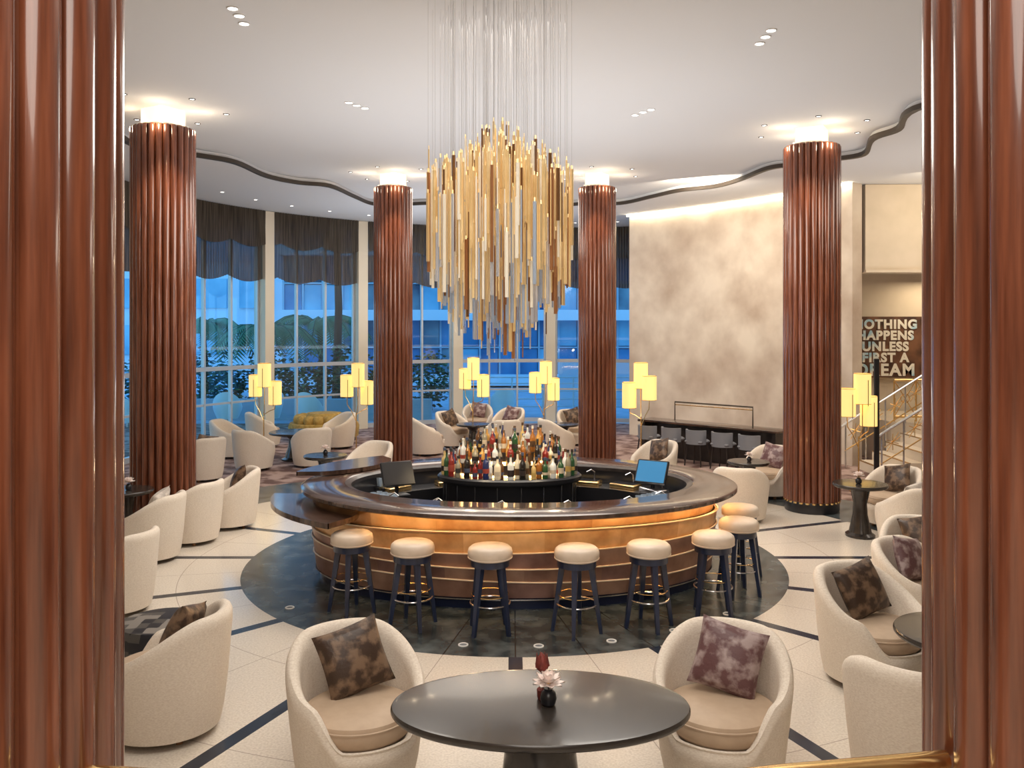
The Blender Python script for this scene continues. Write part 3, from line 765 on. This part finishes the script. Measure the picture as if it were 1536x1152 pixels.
for x,y,r,h in((-12,28.4,0.8,1.9),(-10.6,28.6,0.8,2.3),(-9.4,28.4,0.7,1.7),(-8.0,28.6,0.8,2.2),(-6.7,28.4,0.8,1.8),(-5.4,28.8,0.8,2.3),(-4.2,28.4,0.7,1.6),(-13.5,28.4,0.8,2.0),(-2.8,30,0.8,2.0)): shrub('shrub',x,y,r,h)
b=MB(); b.box((-8.5,27.0,0.25),(12,0.3,0.7),FM); b.obj('planter_wall')
def palm(x,y,h):
    b=MB(); b.tube([(0,0,-.05),(0.1,0,h*.5),(0,0,h)],0.16,TR,8,r2=0.11)
    for i in range(16):
        a=2*pi*i/16+random.uniform(-.2,.2); dr=random.uniform(0.5,1.6)
        pts=[]
        for k in range(7):
            t=k/6; pts.append(Vector((math.cos(a)*2.2*t,math.sin(a)*2.2*t,h+0.6*math.sin(t*pi*.8)-dr*t*t)))
        b.tube(pts,0.02,LEAF[0],4)
        side=Vector((-math.sin(a),math.cos(a),0))
        for k in range(1,7):
            for s_ in(-1,1):
                for o_ in(0,0.2,0.4,0.6,0.8):
                    p=pts[k-1].lerp(pts[k],o_); q=p+side*s_*0.5+Vector((0,0,-0.25)); dd=(pts[k]-pts[k-1]).normalized()*0.05
                    b.add([p-dd,p+dd,q+dd*3],[[0,1,2]],LEAF[1],None,False)
    b.obj('palm_tree',(x,y,0))
palm(-6.3,31,7.0); palm(-9.5,34,2.6); palm(-8,36,2.9); palm(-12.5,35,2.8)
b=MB(); OW=mat('outdoor_white_shell',(0.65,0.85,0.95),0.4)
n=24; vs=[];fs=[]
for j in range(7):
    t=j/6
    for i in range(n+1):
        a=math.radians(-30+240*i/n); top_=0.45+0.45*max(0,math.sin(math.radians(-30+240*i/n)))
        r=0.30+0.12*math.sin(t*pi/2); vs.append((r*math.cos(a),r*math.sin(a),0.2+t*(top_-0.1)))
for j in range(6):
    for i in range(n): fs.append([j*(n+1)+i,j*(n+1)+i+1,(j+1)*(n+1)+i+1,(j+1)*(n+1)+i])
b.add(vs,fs,OW); b.lathe([(0.26,0.2),(0.32,0.28),(0.32,0.4),(0,0.42)],24,OW,cap1=False); b.lathe([(0.2,0),(0.05,0.05),(0.05,0.2)],16,STEEL)
ec=b.data('outdoor_tub_chair')
for x,y,rz in((-9.6,25.0,2.5),(-8.4,25.6,3.3),(-7.2,25.7,4),(-10.9,24.6,2.7),(-1.4,27.3,3),(-0.3,27.4,3.4),(-6.0,25.6,3)): put(ec,'outdoor_tub_chair',(x,y,-0.05),rz)

# ---------------------------------------------------------------- lights
def area(n,loc,size,pw,col=(1,1,1),rot=(0,0,0),shape='DISK',aim=None):
    l=bpy.data.lights.new(n,'AREA'); l.shape=shape; l.size=size; l.energy=pw; l.color=col
    o=bpy.data.objects.new(n,l); S.collection.objects.link(o); o.location=loc; o.rotation_euler=rot
    if aim: o.rotation_euler=(Vector(aim)-Vector(loc)).to_track_quat('-Z','Y').to_euler()
    return o
def point(n,loc,pw,col,r=0.1):
    l=bpy.data.lights.new(n,'POINT'); l.energy=pw; l.color=col; l.shadow_soft_size=r
    o=bpy.data.objects.new(n,l); S.collection.objects.link(o); o.location=loc; return o
area('ceiling_fill_main',(0,10.8,5.85),5.0,390,(1,0.92,0.82))  # soft unseen discs below the ceiling, added to light the room from above
area('ceiling_fill_front',(0,4.0,5.8),4.0,190,(1,0.93,0.84))  # added unseen disc over the front of the room
area('ceiling_fill_far',(-1,20,5.7),5.0,190,(1,0.88,0.74))  # added unseen disc over the far seating
area('ceiling_fill_right',(8,12,5.7),4.0,150,(1,0.87,0.72))  # added unseen disc over the right side
area('ceiling_light_landing',(9.6,19.2,3.9),1.5,40,(1,0.82,0.58))
area('bulkhead_wash',(8.5,16.2,5.6),1.5,40,(1,0.84,0.60),aim=(9,18,4.6))
area('upward_fill',(0,12.5,2.3),7.0,165,(1.0,0.98,0.97),(pi,0,0))  # unseen lamp in mid-air, added to brighten the ceiling
area('upward_fill_far',(-1.5,21.2,2.2),5.0,110,(0.9,0.95,1.0),(pi,0,0))  # added unseen lamp, lifts the far ceiling
area('upward_fill_right',(8,14.5,2.4),4.0,70,(1,0.93,0.85),(pi,0,0))  # added unseen lamp, lifts the ceiling on the right
area('mezzanine_fill',(0,-0.8,4.6),3.0,130,(1,0.91,0.82),(math.radians(65),0,0))  # fill lamp added behind the camera, aimed into the room
area('wall_fill',(3.6,17.6,5.55),1.5,125,(1,0.86,0.67),aim=(5.1,20.2,3.0))  # unseen lamp added to brighten the plaster wall
for x,y in((-0.03,10.2),(0.5,10.4),(-0.5,10.4)): point('bottle_light',(x,y-0.45,1.70),7,(1,0.75,0.45),0.05)
for x,y in((4.67,13.5),(-4.95,12.3),(-2.4,17.5),(1.72,17.5)):
    for k in range(4):
        a=k*pi/2+0.25
        point('column_uplight',(x+0.50*math.cos(a),y+0.50*math.sin(a),5.66),4.5,(1,0.80,0.55),0.04)
for (x,y),(tx,ty) in (((4.0,12.3),(4.67,13.5)),((-4.3,11.1),(-4.95,12.3)),((-2.1,16.3),(-2.4,17.5)),((1.5,16.3),(1.72,17.5))):
    l=bpy.data.lights.new('column_grazer','SPOT'); l.energy=130; l.color=(1,0.74,0.46); l.spot_size=math.radians(50); l.spot_blend=0.8; l.shadow_soft_size=0.05
    o=bpy.data.objects.new('column_grazer',l); S.collection.objects.link(o); o.location=(x,y,5.85)
    o.rotation_euler=(Vector((tx,ty,3.4))-Vector((x,y,5.85))).to_track_quat('-Z','Y').to_euler()

w=bpy.data.worlds.new('dusk_sky'); S.world=w; w.use_nodes=True; nt=w.node_tree
bg=nt.nodes['Background']; tc=nt.nodes.new('ShaderNodeTexCoord'); sp=nt.nodes.new('ShaderNodeSeparateXYZ'); rp=nt.nodes.new('ShaderNodeValToRGB')
nt.links.new(tc.outputs['Generated'],sp.inputs[0]); nt.links.new(sp.outputs[2],rp.inputs[0]); nt.links.new(rp.outputs[0],bg.inputs[0])
rp.color_ramp.elements[0].color=(0.62,0.84,0.92,1); rp.color_ramp.elements[1].color=(0.16,0.48,0.95,1); rp.color_ramp.elements[1].position=0.55
bg.inputs[1].default_value=2.1

cam=bpy.data.cameras.new('camera'); co=bpy.data.objects.new('camera',cam); S.collection.objects.link(co)
co.location=(0,0,2.85); co.rotation_euler=(pi/2,0,0); cam.sensor_width=36; cam.lens=1300/1536*36; cam.shift_y=-0.056; cam.clip_end=300
S.camera=co
